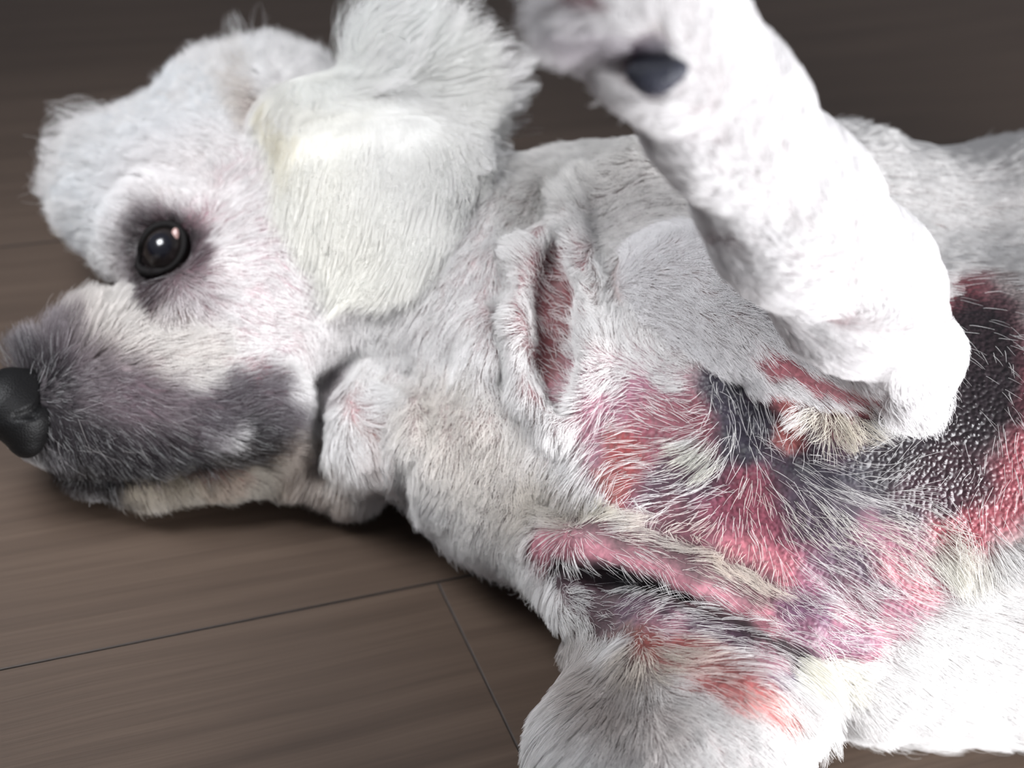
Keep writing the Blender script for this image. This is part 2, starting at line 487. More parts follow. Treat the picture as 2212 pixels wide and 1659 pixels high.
S['body'] = [
 ([(1050, 700), (1080, 600)], 90, (238, 195, 198), .7),
 ([(1108, 540), (1098, 700)], 22, (200, 110, 120), .8),
 ([(1000, 950), (1100, 1050)], 110, (215, 180, 172), .7),
 ([(1060, 1060), (1180, 1080)], 70, (160, 135, 125), .7),
 ([(1150, 400), (1220, 330), (1350, 300)], 90, (165, 150, 145), .7),
 ([(1350, 450), (1500, 430)], 120, (160, 145, 142), .6),  # with the stroke above, paints the shoulder's shade as grey
 ([(1195, 560), (1200, 700), (1195, 820)], 62, (190, 105, 115), .75),
 ([(1195, 580), (1205, 680), (1190, 790)], 38, (138, 50, 55), .95),
 ([(1220, 860), (1260, 780)], 40, (200, 130, 150), .6),
 ([(1250, 900), (1300, 960)], 50, (215, 150, 160), .6),
 ([(1450, 650), (1560, 640), (1640, 660)], 50, (185, 140, 160), .75),
 ([(1480, 700), (1485, 740)], 24, (150, 90, 110), .8),
 ([(1600, 620), (1700, 700)], 40, (190, 170, 185), .6),
 # inflamed chest
 ([(1370, 900), (1400, 1040), (1600, 1080), (1780, 1200), (1900, 1260)], 130, (198, 112, 144), .95),
 ([(1420, 930), (1520, 900)], 70, (186, 80, 100), .8),
 ([(1340, 960), (1350, 1040)], 38, (196, 66, 66), .9),
 ([(1310, 1040), (1330, 1090)], 26, (205, 95, 85), .8),
 ([(1440, 1030), (1560, 1020)], 48, (100, 70, 90), .85),
 ([(1420, 1080), (1470, 1100)], 40, (95, 62, 80), .85),
 ([(1560, 830), (1580, 900), (1600, 960)], 44, (66, 60, 78), .95),
 ([(1620, 850), (1660, 960), (1700, 1020)], 56, (64, 58, 76), .95),
 ([(1700, 1020), (1850, 1040), (1950, 1010)], 70, (54, 50, 66), .95),
 ([(1700, 960), (1800, 960), (1870, 930)], 48, (84, 62, 80), .9),
 ([(1780, 900), (1830, 930)], 40, (150, 84, 96), .8),
 ([(1650, 840), (1680, 860)], 30, (216, 130, 150), .85),
 ([(1700, 880), (1706, 940)], 30, (240, 125, 120), .95),
 ([(1830, 925), (1860, 945)], 24, (225, 130, 140), .8),
 ([(1620, 775), (1680, 810)], 30, (240, 125, 135), .9),
 ([(1760, 830), (1880, 862)], 24, (238, 128, 145), .9),
 ([(1895, 850), (1905, 890)], 34, (244, 150, 140), .95),
 ([(1870, 900), (1900, 925), (1935, 905)], 12, (225, 90, 110), .9),
 ([(1620, 1060), (1680, 1100)], 60, (190, 80, 104), .8),
 ([(1560, 1130), (1700, 1150)], 60, (178, 78, 104), .8),
 ([(1600, 1200), (1680, 1230)], 50, (240, 128, 146), .95),
 ([(1450, 1110), (1500, 1160)], 40, (150, 80, 95), .7),
 ([(1740, 1090), (1820, 1150), (1900, 1230)], 62, (88, 74, 92), .9),
 ([(1850, 1100), (1950, 1130)], 50, (90, 70, 88), .85),
 ([(1790, 1200), (1850, 1270)], 50, (128, 98, 122), .7),
 ([(1930, 1220), (2000, 1270)], 46, (246, 140, 158), .95),
 ([(1880, 1150), (1960, 1180)], 40, (196, 110, 140), .7),
 ([(2060, 1140), (2090, 1180)], 40, (240, 120, 136), .9),
 # the bare leathery patch behind the elbow
 ([(2080, 660), (2160, 760), (2230, 950), (2180, 1060), (2080, 1130)], 70, (202, 84, 100), .95),
 ([(2130, 740), (2130, 860), (2050, 930), (1990, 1000)], 92, (54, 42, 48), 1.0),
 ([(2100, 700), (2130, 760)], 50, (58, 42, 48), 1.0),
 ([(1980, 900), (1900, 960)], 60, (60, 48, 58), .95),
 ([(2040, 1020), (2090, 1030)], 62, (78, 48, 58), .9),
 ([(1960, 1060), (2040, 1090)], 34, (90, 55, 70), .9),
 # the rolls of skin low on the chest
 ([(1160, 1185), (1300, 1190), (1500, 1265), (1740, 1360), (1850, 1395)], 52, (236, 140, 160), .95),
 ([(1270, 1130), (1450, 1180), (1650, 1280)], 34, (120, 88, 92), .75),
 ([(1720, 1340), (1760, 1400), (1860, 1380)], 40, (158, 98, 130), .85),
 ([(1700, 1300), (1780, 1320)], 34, (140, 90, 130), .75),
 ([(1850, 1300), (1900, 1340)], 40, (222, 130, 155), .8),
 ([(1820, 1260), (1880, 1310)], 30, (130, 96, 110), .6),
 ([(1220, 1240), (1320, 1250), (1480, 1315), (1640, 1390), (1740, 1430)], 30, (52, 42, 46), 1.0),  # dark crease: shade painted in along with the skin's pigment
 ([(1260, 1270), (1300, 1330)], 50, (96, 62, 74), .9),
 ([(1370, 1320), (1440, 1340)], 34, (130, 90, 120), .8),
 ([(1420, 1360), (1560, 1400), (1680, 1450)], 40, (216, 146, 166), .9),
 ([(1500, 1340), (1600, 1390)], 26, (110, 76, 104), .8),
 ([(1360, 1400), (1450, 1420)], 34, (170, 78, 66), .85),
 ([(1480, 1430), (1600, 1480), (1700, 1540)], 46, (220, 110, 104), .95),
 ([(1530, 1480), (1570, 1500)], 34, (246, 158, 160), .9),
 ([(1620, 1460), (1680, 1490), (1750, 1490)], 30, (112, 90, 130), .85),
 ([(1560, 1430), (1640, 1450)], 22, (230, 170, 170), .8),
 ([(1250, 1380), (1300, 1430)], 50, (120, 100, 98), .7),
 ([(1330, 1440), (1320, 1500)], 40, (110, 84, 86), .8),
 ([(1380, 1400), (1410, 1390)], 26, (190, 80, 70), .7),
]
S['lower_leg'] = S['body'] + [
 ([(1300, 1500), (1420, 1560)], 90, (140, 118, 112), .7),
 ([(1480, 1440), (1600, 1490), (1700, 1545)], 44, (222, 108, 104), .95),
 ([(1500, 1600), (1600, 1640)], 90, (238, 220, 220), .7)]
S['upper_leg'] = [
 ([(1500, 640), (1900, 800)], 90, (236, 205, 205), .7),
 ([(1640, 770), (1760, 825), (1890, 860)], 26, (238, 125, 140), .9),
 ([(1600, 620), (1680, 700), (1760, 770)], 20, (120, 110, 125), .6),
 ([(1750, 600), (1830, 780)], 60, (236, 205, 210), .7),
 ([(1440, 200), (1560, 500)], 90, (238, 215, 220), .7),
 ([(1450, 300), (1490, 330)], 20, (200, 150, 175), .6),
 ([(1280, 90), (1330, 110), (1370, 120)], 45, (130, 105, 125), .85),
 ([(1200, 5), (1290, 10)], 30, (215, 120, 130), .85),
 ([(1415, 145)], 50, (60, 58, 72), .8),
 ([(1550, 20)], 30, (150, 155, 140), .7),
]
S['ear'] = [([(560, 230), (600, 260)], 30, (110, 75, 65), .8), ([(960, 170), (1000, 160)], 30, (225, 190, 195), .6)]
BASECOL = {'head': (226, 205, 200), 'body': (228, 206, 203), 'lower_leg': (222, 205, 202), 'upper_leg': (234, 222, 222), 'ear': (228, 214, 205)}

def stroke_w(px, py, pts, r, hard=False):
    d = np.full(px.shape, 1e9)
    if len(pts) == 1: pts = [pts[0], pts[0]]
    for (a, b), (c, e) in zip(pts[:-1], pts[1:]):
        vx, vy = c - a, e - b; vv = vx * vx + vy * vy + 1e-6
        h = np.clip(((px - a) * vx + (py - b) * vy) / vv, 0, 1)
        d = np.minimum(d, np.hypot(px - a - h * vx, py - b - h * vy))
    t = np.clip((r * 1.2 - d) / (r * .4), 0, 1) if hard else np.clip((r * 1.6 - d) / (r * 1.2), 0, 1)
    return t * t * (3 - 2 * t)

def paint(P, region, table, base, wob=(16, 7), hard=False):
    px, py = pix(P)
    px = px + wob[0] * vnoise(P, .006, 3) + wob[1] * vnoise(P, .0022, 4)
    py = py + wob[0] * vnoise(P, .006, 5) + wob[1] * vnoise(P, .0022, 6)
    out = np.zeros((len(P), np.atleast_1d(base[GROUPS_ALL[0]]).size))
    for gi, g in enumerate(GROUPS_ALL):
        m = region == gi
        if not m.any(): continue
        col = np.tile(np.atleast_1d(np.asarray(base[g], dtype=float)), (m.sum(), 1))
        for (pts, r, c, s) in table.get(g, []):
            w = (stroke_w(px[m], py[m], pts, r, hard) * s)[:, None]
            col = col * (1 - w) + np.atleast_1d(np.asarray(c, dtype=float)) * w
        out[m] = col
    return out
GROUPS_ALL = GROUPS + ['ear']
def region_of(P):
    return np.argmin(np.stack([sample(FD, P, FD['fields'][g]) for g in GROUPS]), axis=0)

# coat density (1 = a full coat), same stroke form
DN = {}
DN['head'] = [([(350, 535)], 56, .0, 1), ([(50, 850), (60, 930)], 48, .05, 1), ([(110, 850), (110, 930)], 40, .4, .8), ([(500, 795), (560, 790)], 20, .45, .7),
              ([(545, 200), (560, 250)], 22, .3, .7), ([(575, 545)], 12, .3, .8),
              ([(240, 800), (330, 900)], 90, .55, .8), ([(420, 900), (560, 900)], 70, .6, .8),
              ([(360, 620), (440, 600)], 70, .6, .7), ([(600, 560), (590, 700)], 90, .75, .8), ([(110, 1012), (230, 1042), (380, 1014), (500, 978)], 14, .3, .7)]
DN['body'] = [([(1195, 570), (1200, 700), (1195, 830)], 44, .20, 1),
              ([(1450, 650), (1640, 650)], 40, .6, .8),
              ([(1370, 930), (1440, 1050), (1640, 1110), (1800, 1210), (1900, 1260)], 120, .14, 1),
              ([(1390, 900), (1550, 900)], 62, .17, 1),
              ([(1330, 1000), (1350, 1060)], 30, .14, .9),
              ([(1600, 1080), (1700, 1130)], 60, .10, 1), ([(1620, 1200), (1690, 1230)], 36, .14, .9),
              ([(1580, 840), (1660, 960), (1800, 1020), (1960, 1000)], 80, .065, 1),
              ([(1690, 870), (1710, 940)], 34, .03, 1), ([(1640, 790), (1760, 830), (1900, 880)], 34, .05, 1),
              ([(2120, 700), (2150, 860), (2060, 960), (2080, 1040)], 125, .012, 1),
              ([(2212, 950), (2150, 1100)], 70, .05, 1), ([(2180, 760), (2230, 860)], 50, .06, 1),
              ([(1900, 1230), (2010, 1270)], 50, .18, 1), ([(1780, 1300), (1860, 1330)], 50, .2, 1),
              ([(1760, 1090), (1980, 1140)], 60, .15, 1), ([(2080, 1160)], 34, .3, .8),
              ([(1190, 1190), (1300, 1190), (1500, 1265), (1700, 1345)], 56, .17, 1),
              ([(1560, 1310), (1760, 1375), (1860, 1390)], 40, .10, 1),
              ([(1250, 1245), (1350, 1262), (1480, 1330), (1700, 1415)], 34, .02, 1),
              ([(1300, 1310), (1500, 1370), (1680, 1440)], 50, .16, 1),
              ([(1490, 1440), (1700, 1530)], 46, .22, 1),
              ([(1380, 1420), (1480, 1440)], 30, .4, .8),
              ([(1505, 960), (1550, 985)], 24, .7, .8), ([(1800, 890), (1830, 920)], 26, .6, .9), ([(1270, 1110)], 24, .7, .8)]
DN['lower_leg'] = DN['body']
DN['upper_leg'] = [([(1640, 775), (1760, 825), (1890, 860)], 22, .08, 1), ([(1415, 145)], 62, .0, 1), ([(1190, 5), (1290, 5)], 30, .35, .8)]
DBASE = {'head': 1.0, 'body': 1.0, 'lower_leg': 1.0, 'upper_leg': 1.35, 'ear': 1.0}

# hair colour
HW = (250, 248, 247)
HC = {}
HC['head'] = [([(100, 450), (250, 300), (400, 160)], 130, (226, 234, 240), .8), ([(400, 420), (620, 620)], 150, (246, 240, 240), .8),
              ([(300, 640), (420, 640)], 60, (190, 180, 182), .8), ([(350, 535)], 80, (92, 78, 82), .85), ([(318, 600), (330, 630)], 30, (80, 66, 70), .9), ([(415, 560)], 30, (120, 100, 106), .7),
              ([(350, 535)], 62, (34, 28, 30), 1),
              ([(150, 800), (290, 870), (360, 930)], 90, (106, 94, 100), .85), ([(60, 850), (150, 940), (270, 1000), (380, 990)], 66, (50, 45, 49), .95), ([(110, 830)], 40, (40, 36, 40), .9),
              ([(200, 700), (420, 760)], 70, (206, 198, 190), .8), ([(440, 890), (540, 850), (600, 900)], 52, (96, 88, 94), .9), ([(540, 940), (600, 950)], 30, (50, 46, 50), .8), ([(440, 1035), (510, 1030)], 22, (185, 120, 112), .7),
              ([(120, 1020), (240, 1040), (400, 1010), (560, 975)], 26, (50, 44, 44), .9),
              ([(300, 1060), (600, 1030)], 40, (196, 184, 164), .8), ([(640, 1000), (720, 1080)], 60, (205, 185, 168), .8),
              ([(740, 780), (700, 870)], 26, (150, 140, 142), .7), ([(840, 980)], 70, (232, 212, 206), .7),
              ([(870, 800), (900, 870)], 30, (215, 200, 175), .7), ([(500, 160), (545, 240)], 34, (200, 185, 170), .7)]
HC['body'] = [([(960, 900), (1100, 1050)], 100, (236, 226, 214), .8), ([(1150, 1060), (1240, 1100)], 50, (215, 204, 188), .8),
              ([(1150, 400), (1350, 330)], 90, (205, 202, 196), .7), ([(1400, 450), (1500, 450)], 100, (214, 208, 204), .6),  # both strokes grey the shoulder hair, its shade painted in
              ([(1350, 1130), (1500, 1200)], 40, (232, 216, 200), .8), ([(1270, 1110)], 36, (240, 230, 205), .8),
              ([(1500, 1150), (1640, 1260)], 50, (240, 218, 196), .8),
              ([(1800, 890), (1830, 920)], 40, (244, 232, 205), .9), ([(1470, 985), (1540, 990)], 30, (246, 246, 226), .9),
              ([(1650, 1080), (1800, 1150), (1950, 1140), (2080, 1190)], 50, (238, 233, 214), .75),
              ([(1370, 1430), (1480, 1420)], 36, (224, 205, 180), .8), ([(1740, 1430), (1800, 1460)], 40, (238, 234, 205), .7),
              ([(1250, 1400), (1320, 1500)], 60, (170, 160, 154), .7), ([(1480, 1440), (1700, 1540)], 30, (240, 205, 195), .7)]
HC['lower_leg'] = HC['body'] + [([(1300, 1500), (1400, 1560)], 80, (188, 176, 170), .6)]
HC['upper_leg'] = [([(1280, 90), (1350, 115)], 40, (190, 178, 190), .7)]
HC['ear'] = [([(620, 250), (800, 500)], 120, (246, 244, 232), .8), ([(650, 110), (900, 100)], 60, (226, 232, 230), .7), ([(590, 220), (640, 300)], 22, (215, 205, 170), .7)]
HBASE = {'head': HW, 'body': HW, 'lower_leg': HW, 'upper_leg': (246, 244, 246), 'ear': (246, 245, 240)}

# lie of the coat: (px, py, direction in degrees on the picture with 90 = down, length mm, lift, wool)
K = {}
K['head'] = [
 (100, 450, 185, 9, .55, .35), (130, 540, 160, 8, .5, .35), (220, 300, 195, 11, .6, .4), (270, 190, 205, 11, .6, .4), (380, 150, 240, 9, .6, .4),
 (470, 110, 255, 7, .6, .4), (560, 90, 275, 8, .6, .3), (700, 60, 285, 10, .6, .4), (200, 590, 150, 9, .4, .3), (180, 400, 190, 14, .5, .35),
 (300, 400, 200, 11, .4, .3), (300, 300, 205, 11, .45, .3), (400, 250, 200, 9, .4, .3), (480, 300, 200, 7, .3, .2), (540, 230, 180, 7, .4, .4), (400, 390, 195, 7, .3, .2),
 (280, 480, 200, 8, .4, .2), (400, 440, 250, 4, .3, .3), (300, 550, 180, 4, .3, .2), (430, 520, 340, 5, .3, .2), (300, 620, 140, 5, .3, .2), (400, 650, 65, 8, .35, .2), (340, 660, 100, 8, .35, .2), (460, 610, 20, 8, .3, .2),
 (520, 420, 350, 6, .2, .15), (620, 400, 15, 6, .2, .15), (560, 600, 15, 7, .2, .15), (640, 600, 40, 7, .2, .15), (600, 700, 10, 7, .25, .15), (680, 760, 70, 8, .25, .15), (500, 720, 10, 7, .25, .15),
 (60, 770, 250, 8, .6, .2), (150, 720, 290, 9, .65, .2), (250, 670, 300, 8, .5, .2), (300, 760, 340, 8, .3, .2), (400, 740, 350, 7, .25, .15), (150, 850, 350, 4, .3, .2), (250, 860, 10, 6, .3, .3), (120, 940, 70, 5, .3, .2),
 (350, 850, 5, 8, .3, .15), (430, 900, 20, 10, .3, .1), (330, 970, 45, 10, .35, .1), (200, 1000, 60, 6, .3, .2), (480, 850, 335, 9, .3, .2), (560, 800, 345, 8, .3, .2), (620, 850, 15, 8, .3, .2), (560, 910, 350, 8, .3, .3), (650, 930, 15, 9, .3, .2),
 (150, 1060, 110, 7, .4, .2), (300, 1070, 75, 9, .4, .2), (450, 1060, 60, 9, .4, .2), (600, 1030, 65, 9, .4, .2), (560, 990, 10, 7, .3, .2),
 (740, 790, 100, 8, .3, .2), (720, 880, 130, 8, .3, .2), (800, 880, 345, 12, .3, .2), (860, 900, 20, 12, .3, .2), (780, 960, 75, 14, .35, .15), (850, 990, 50, 13, .35, .15), (740, 1040, 95, 13, .4, .15), (660, 1040, 120, 12, .4, .2), (840, 1060, 75, 12, .4, .2),
 (760, 700, 95, 10, .2, .15), (850, 700, 95, 9, .2, .15), (950, 700, 100, 8, .2, .15), (870, 810, 120, 8, .3, .4), (960, 820, 90, 7, .3, .5)]
K['body'] = [
 (1050, 450, 100, 7, .25, .2), (1080, 600, 95, 6, .2, .15), (1040, 760, 95, 9, .25, .2), (1000, 900, 90, 6, .35, .7), (960, 1000, 95, 10, .35, .3), (920, 1060, 110, 11, .4, .2), (1060, 1080, 110, 9, .4, .6), (1000, 1160, 110, 11, .4, .2), (1120, 1180, 110, 10, .4, .4), (1160, 1240, 120, 11, .4, .3),
 (1150, 350, 140, 7, .3, .3), (1200, 300, 200, 8, .4, .3), (1350, 290, 190, 8, .4, .2), (1180, 480, 110, 7, .3, .3),
 (1140, 560, 205, 10, .5, .3), (1125, 660, 180, 8, .35, .3), (1190, 620, 220, 7, .5, .5), (1190, 750, 230, 6, .4, .5), (1130, 800, 100, 8, .3, .2), (1160, 930, 100, 9, .3, .2), (1220, 950, 95, 8, .3, .2), (1150, 1040, 85, 10, .3, .2),
 (1240, 430, 235, 10, .5, .3), (1230, 520, 225, 9, .45, .3), (1260, 640, 240, 7, .3, .2), (1250, 800, 230, 7, .35, .4), (1260, 880, 170, 8, .35, .3),
 (1300, 560, 110, 8, .2, .1), (1330, 470, 125, 8, .2, .1), (1400, 420, 155, 8, .2, .1), (1500, 400, 175, 8, .2, .1), (1460, 480, 160, 8, .2, .15),
 (1310, 640, 100, 8, .3, .15), (1400, 560, 285, 10, .5, .25), (1500, 550, 275, 10, .5, .25), (1580, 570, 280, 9, .45, .25), (1420, 640, 280, 8, .35, .2), (1540, 650, 285, 6, .3, .3), (1340, 720, 270, 8, .25, .15), (1400, 760, 250, 7, .2, .15), (1480, 720, 200, 6, .3, .4),
 (1330, 820, 140, 9, .25, .15), (1290, 880, 125, 11, .25, .15), (1450, 830, 195, 7, .2, .12), (1540, 780, 210, 7, .2, .12), (1620, 720, 20, 7, .3, .2),
 (1400, 900, 190, 8, .25, .12), (1500, 890, 200, 8, .25, .12), (1340, 950, 165, 9, .25, .12), (1280, 980, 125, 11, .25, .12), (1240, 1040, 100, 11, .3, .12), (1300, 1050, 110, 9, .3, .12), (1400, 1000, 175, 9, .25, .12), (1500, 1010, 165, 10, .25, .12), (1430, 1070, 165, 9, .25, .15),
 (1560, 850, 60, 12, .35, .15), (1600, 880, 80, 13, .35, .15), (1570, 960, 105, 12, .35, .15), (1520, 970, 160, 13, .25, .1), (1640, 940, 55, 14, .35, .12), (1700, 1000, 35, 14, .3, .12), (1800, 1000, 5, 14, .35, .15), (1880, 980, 330, 15, .35, .15), (1950, 1000, 320, 14, .4, .15),
 (1810, 900, 60, 13, .45, .4), (1760, 900, 150, 12, .4, .4), (1850, 940, 20, 12, .4, .4),
 (1270, 1120, 350, 9, .3, .2), (1210, 1110, 200, 9, .4, .3), (1250, 1150, 60, 8, .3, .15), (1350, 1120, 0, 9, .3, .1), (1400, 1180, 30, 8, .2, .08), (1500, 1180, 20, 8, .25, .1), (1500, 1260, 35, 8, .2, .08), (1600, 1250, 35, 9, .2, .08), (1400, 1250, 50, 8, .3, .1), (1620, 1330, 40, 8, .25, .12), (1700, 1310, 45, 9, .3, .25),
 (1500, 1120, 160, 9, .3, .15), (1560, 1180, 130, 8, .3, .15), (1640, 1220, 110, 7, .3, .15), (1620, 1110, 60, 6, .3, .2), (1700, 1150, 45, 10, .25, .12), (1560, 1060, 170, 9, .25, .15),
 (1780, 1080, 25, 17, .25, .1), (1900, 1130, 28, 18, .25, .1), (2000, 1170, 32, 18, .3, .1), (2090, 1190, 80, 14, .4, .3), (1750, 1220, 35, 12, .25, .12), (1850, 1240, 32, 13, .25, .12), (1950, 1260, 25, 13, .25, .12), (1800, 1330, 20, 11, .3, .2), (1880, 1360, 20, 11, .25, .15),
 (2030, 900, 40, 7, .3, .1), (2100, 1000, 110, 8, .3, .1), (2150, 800, 70, 7, .3, .1), (2180, 1050, 100, 9, .3, .1), (2180, 1160, 30, 13, .3, .15),
 (2000, 1330, 22, 13, .2, .12), (2150, 1300, 18, 13, .2, .12), (1900, 1450, 35, 14, .25, .12), (2100, 1450, 25, 13, .25, .12), (1780, 1500, 70, 13, .35, .2), (1720, 1470, 40, 14, .3, .15), (1850, 1540, 60, 15, .4, .15), (2000, 1550, 40, 17, .4, .12), (2200, 1550, 30, 14, .4, .12),
 (1950, 350, 15, 7, .3, .2), (1880, 280, 330, 6, .5, .3), (2150, 300, 340, 6, .5, .3), (2100, 420, 20, 7, .25, .2), (2080, 560, 30, 8, .25, .15), (2180, 600, 35, 8, .25, .15), (2130, 660, 40, 8, .25, .15), (1800, 500, 20, 8, .3, .2),
 (1260, 1260, 20, 8, .3, .12), (1320, 1310, 5, 8, .3, .12), (1240, 1330, 20, 9, .4, .2), (1420, 1340, 15, 8, .35, .25), (1500, 1340, 25, 10, .4, .2), (1560, 1410, 60, 9, .4, .35), (1660, 1440, 35, 11, .35, .2), (1400, 1400, 70, 8, .4, .35), (1250, 1400, 100, 9, .35, .3), (1330, 1430, 80, 8, .4, .3), (1340, 1520, 95, 10, .3, .15), (1450, 1440, 10, 11, .3, .15), (1540, 1480, 25, 10, .25, .12), (1650, 1530, 35, 9, .25, .12)]
K['lower_leg'] = [(1300, 1440, 110, 10, .35, .2), (1250, 1520, 130, 11, .35, .2), (1340, 1530, 95, 10, .3, .15), (1230, 1620, 125, 12, .35, .15), (1330, 1640, 100, 10, .3, .15), (1450, 1500, 40, 9, .25, .15), (1500, 1580, 45, 7, .25, .12), (1600, 1500, 32, 9, .25, .12), (1700, 1550, 40, 9, .3, .15), (1700, 1640, 60, 8, .35, .15), (1550, 1650, 60, 7, .25, .12), (1480, 1440, 10, 11, .3, .15), (1450, 2000, 95, 8, .3, .15)]
K['upper_leg'] = [(1550, 660, 20, 8, .25, .1), (1700, 740, 25, 7, .25, .2), (1850, 790, 25, 6, .3, .2), (1980, 840, 75, 10, .5, .25), (2060, 760, 60, 6, .2, .1), (2010, 640, 250, 6, .2, .1), (1900, 600, 235, 6, .2, .1), (1780, 600, 200, 6, .2, .1), (1700, 400, 235, 6, .2, .1), (1560, 300, 230, 6, .2, .1), (1680, 150, 260, 6, .2, .1), (1450, 330, 220, 6, .2, .1), (1350, 180, 200, 6, .4, .4), (1230, 70, 160, 8, .5, .4), (1500, 60, 240, 6, .2, .1), (1300, -100, 240, 7, .4, .3)]
K['ear'] = [(580, 200, 110, 14, .3, .1), (640, 200, 80, 26, .3, .1), (700, 190, 75, 34, .35, .1), (800, 200, 80, 36, .3, .1), (900, 210, 85, 34, .3, .12),
 (650, 330, 72, 30, .15, .08), (720, 340, 84, 34, .15, .08), (820, 340, 90, 32, .15, .08), (920, 340, 92, 30, .15, .08), (1000, 340, 90, 22, .2, .1),
 (700, 480, 92, 30, .12, .08), (780, 480, 96, 30, .12, .08), (860, 480, 104, 28, .12, .08), (940, 480, 98, 24, .12, .08), (1010, 480, 92, 16, .15, .1),
 (720, 620, 95, 26, .12, .08), (800, 600, 116, 24, .12, .08), (880, 600, 112, 22, .12, .08), (760, 680, 150, 20, .12, .1),
 (620, 130, 285, 11, .7, .5), (700, 110, 300, 8, .7, .5), (800, 110, 300, 12, .7, .5), (900, 110, 320, 13, .7, .45), (1000, 130, 330, 16, .6, .35), (1050, 200, 5, 22, .45, .25), (1060, 280, 15, 22, .35, .2), (1040, 340, 60, 16, .3, .15), (900, 60, 310, 12, .7, .5)]

def comb(P, region):
    px, py = pix(P)
    out = np.zeros((len(P), 5))
    for gi, g in enumerate(GROUPS_ALL):
        m = np.nonzero(region == gi)[0]
        if not len(m): continue
        c = np.array(K[g], dtype=float)
        a = np.radians(c[:, 2])
        feat = np.stack([np.cos(a), np.sin(a), c[:, 3], c[:, 4], c[:, 5]], 1)
        for s0 in range(0, len(m), 40000):
            mm = m[s0:s0 + 40000]
            d2 = (px[mm][:, None] - c[None, :, 0]) ** 2 + (py[mm][:, None] - c[None, :, 1]) ** 2
            w = 1 / (d2 + 25.0 ** 2) ** 2
            out[mm] = (w @ feat) / w.sum(1)[:, None]
    return out

def tangent(dx, dy, n, keep=0.0):
    v = dx[:, None] * RIGHT - dy[:, None] * UP
    v = v / (np.linalg.norm(v, axis=1)[:, None] + 1e-9)
    v = v - ((v * n).sum(1) * (1 - keep))[:, None] * n
    return v / (np.linalg.norm(v, axis=1)[:, None] + 1e-6)

# ------------------------------------------------------------------ materials of the dog
def vcol(nt, name):
    a = nt.nodes.new('ShaderNodeAttribute'); a.attribute_name = name; return a
def skin_material():
    m, nt, b = mat('skin', (.8, .6, .55), .5)
    N, L = nt.nodes, nt.links
    a = vcol(nt, 'tint'); w = vcol(nt, 'leather')
    geo = N.new('ShaderNodeNewGeometry')
    no = N.new('ShaderNodeTexNoise'); no.inputs['Scale'].default_value = 700; no.inputs['Detail'].default_value = 3
    L.new(geo.outputs['Position'], no.inputs['Vector'])
    mr = N.new('ShaderNodeMapRange'); mr.inputs['From Min'].default_value = .3; mr.inputs['From Max'].default_value = .7
    mr.inputs['To Min'].default_value = .62; mr.inputs['To Max'].default_value = 1.2
    L.new(no.outputs['Fac'], mr.inputs['Value'])
    mu = N.new('ShaderNodeVectorMath'); mu.operation = 'SCALE'
    L.new(a.outputs['Color'], mu.inputs[0]); L.new(mr.outputs[0], mu.inputs['Scale'])
    L.new(mu.outputs[0], b.inputs['Base Color'])
    vo = N.new('ShaderNodeTexVoronoi'); vo.inputs['Scale'].default_value = 620; vo.feature = 'SMOOTH_F1'
    vo.inputs['Smoothness'].default_value = .5
    L.new(geo.outputs['Position'], vo.inputs['Vector'])
    hh = N.new('ShaderNodeMath'); hh.operation = 'MULTIPLY'
    inv = N.new('ShaderNodeMath'); inv.operation = 'SUBTRACT'; inv.inputs[0].default_value = 1
    L.new(vo.outputs['Distance'], inv.inputs[1])
    L.new(inv.outputs[0], hh.inputs[0]); L.new(w.outputs['Fac'], hh.inputs[1])
    bp = N.new('ShaderNodeBump'); bp.inputs['Strength'].default_value = .7; bp.inputs['Distance'].default_value = .0011
    L.new(hh.outputs[0], bp.inputs['Height']); L.new(bp.outputs[0], b.inputs['Normal'])
    ro = N.new('ShaderNodeMapRange'); ro.inputs['To Min'].default_value = .6; ro.inputs['To Max'].default_value = .4
    L.new(w.outputs['Fac'], ro.inputs['Value']); L.new(ro.outputs[0], b.inputs['Roughness'])
    b.inputs['Subsurface Weight'].default_value = .0
    return m
def hair_material():
    m, nt, b = mat('hair', (.9, .9, .9), .42)
    N, L = nt.nodes, nt.links
    a = vcol(nt, 'tint')
    L.new(a.outputs['Color'], b.inputs['Base Color'])
    b.inputs['Specular IOR Level'].default_value = .35
    tr = N.new('ShaderNodeBsdfTranslucent'); L.new(a.outputs['Color'], tr.inputs['Color'])
    mx = N.new('ShaderNodeMixShader'); mx.inputs[0].default_value = .38
    L.new(b.outputs[0], mx.inputs[1]); L.new(tr.outputs[0], mx.inputs[2])
    L.new(mx.outputs[0], N['Material Output'].inputs['Surface'])
    return m
SKIN, HAIR = skin_material(), hair_material()

def set_attr(me, name, typ, dom, arr):
    at_ = me.attributes.new(name, typ, dom)
    key = {'FLOAT_COLOR': 'color', 'FLOAT': 'value', 'FLOAT_VECTOR': 'vector'}[typ]
    at_.data.foreach_set(key, np.asarray(arr, dtype=np.float32).ravel())
def calm(c, k=.2):
    g = c @ np.array([.3, .55, .15])
    return c * (1 - k) + g[:, None] * k
def rgba(c):
    return np.concatenate([c, np.ones((len(c), 1))], 1)

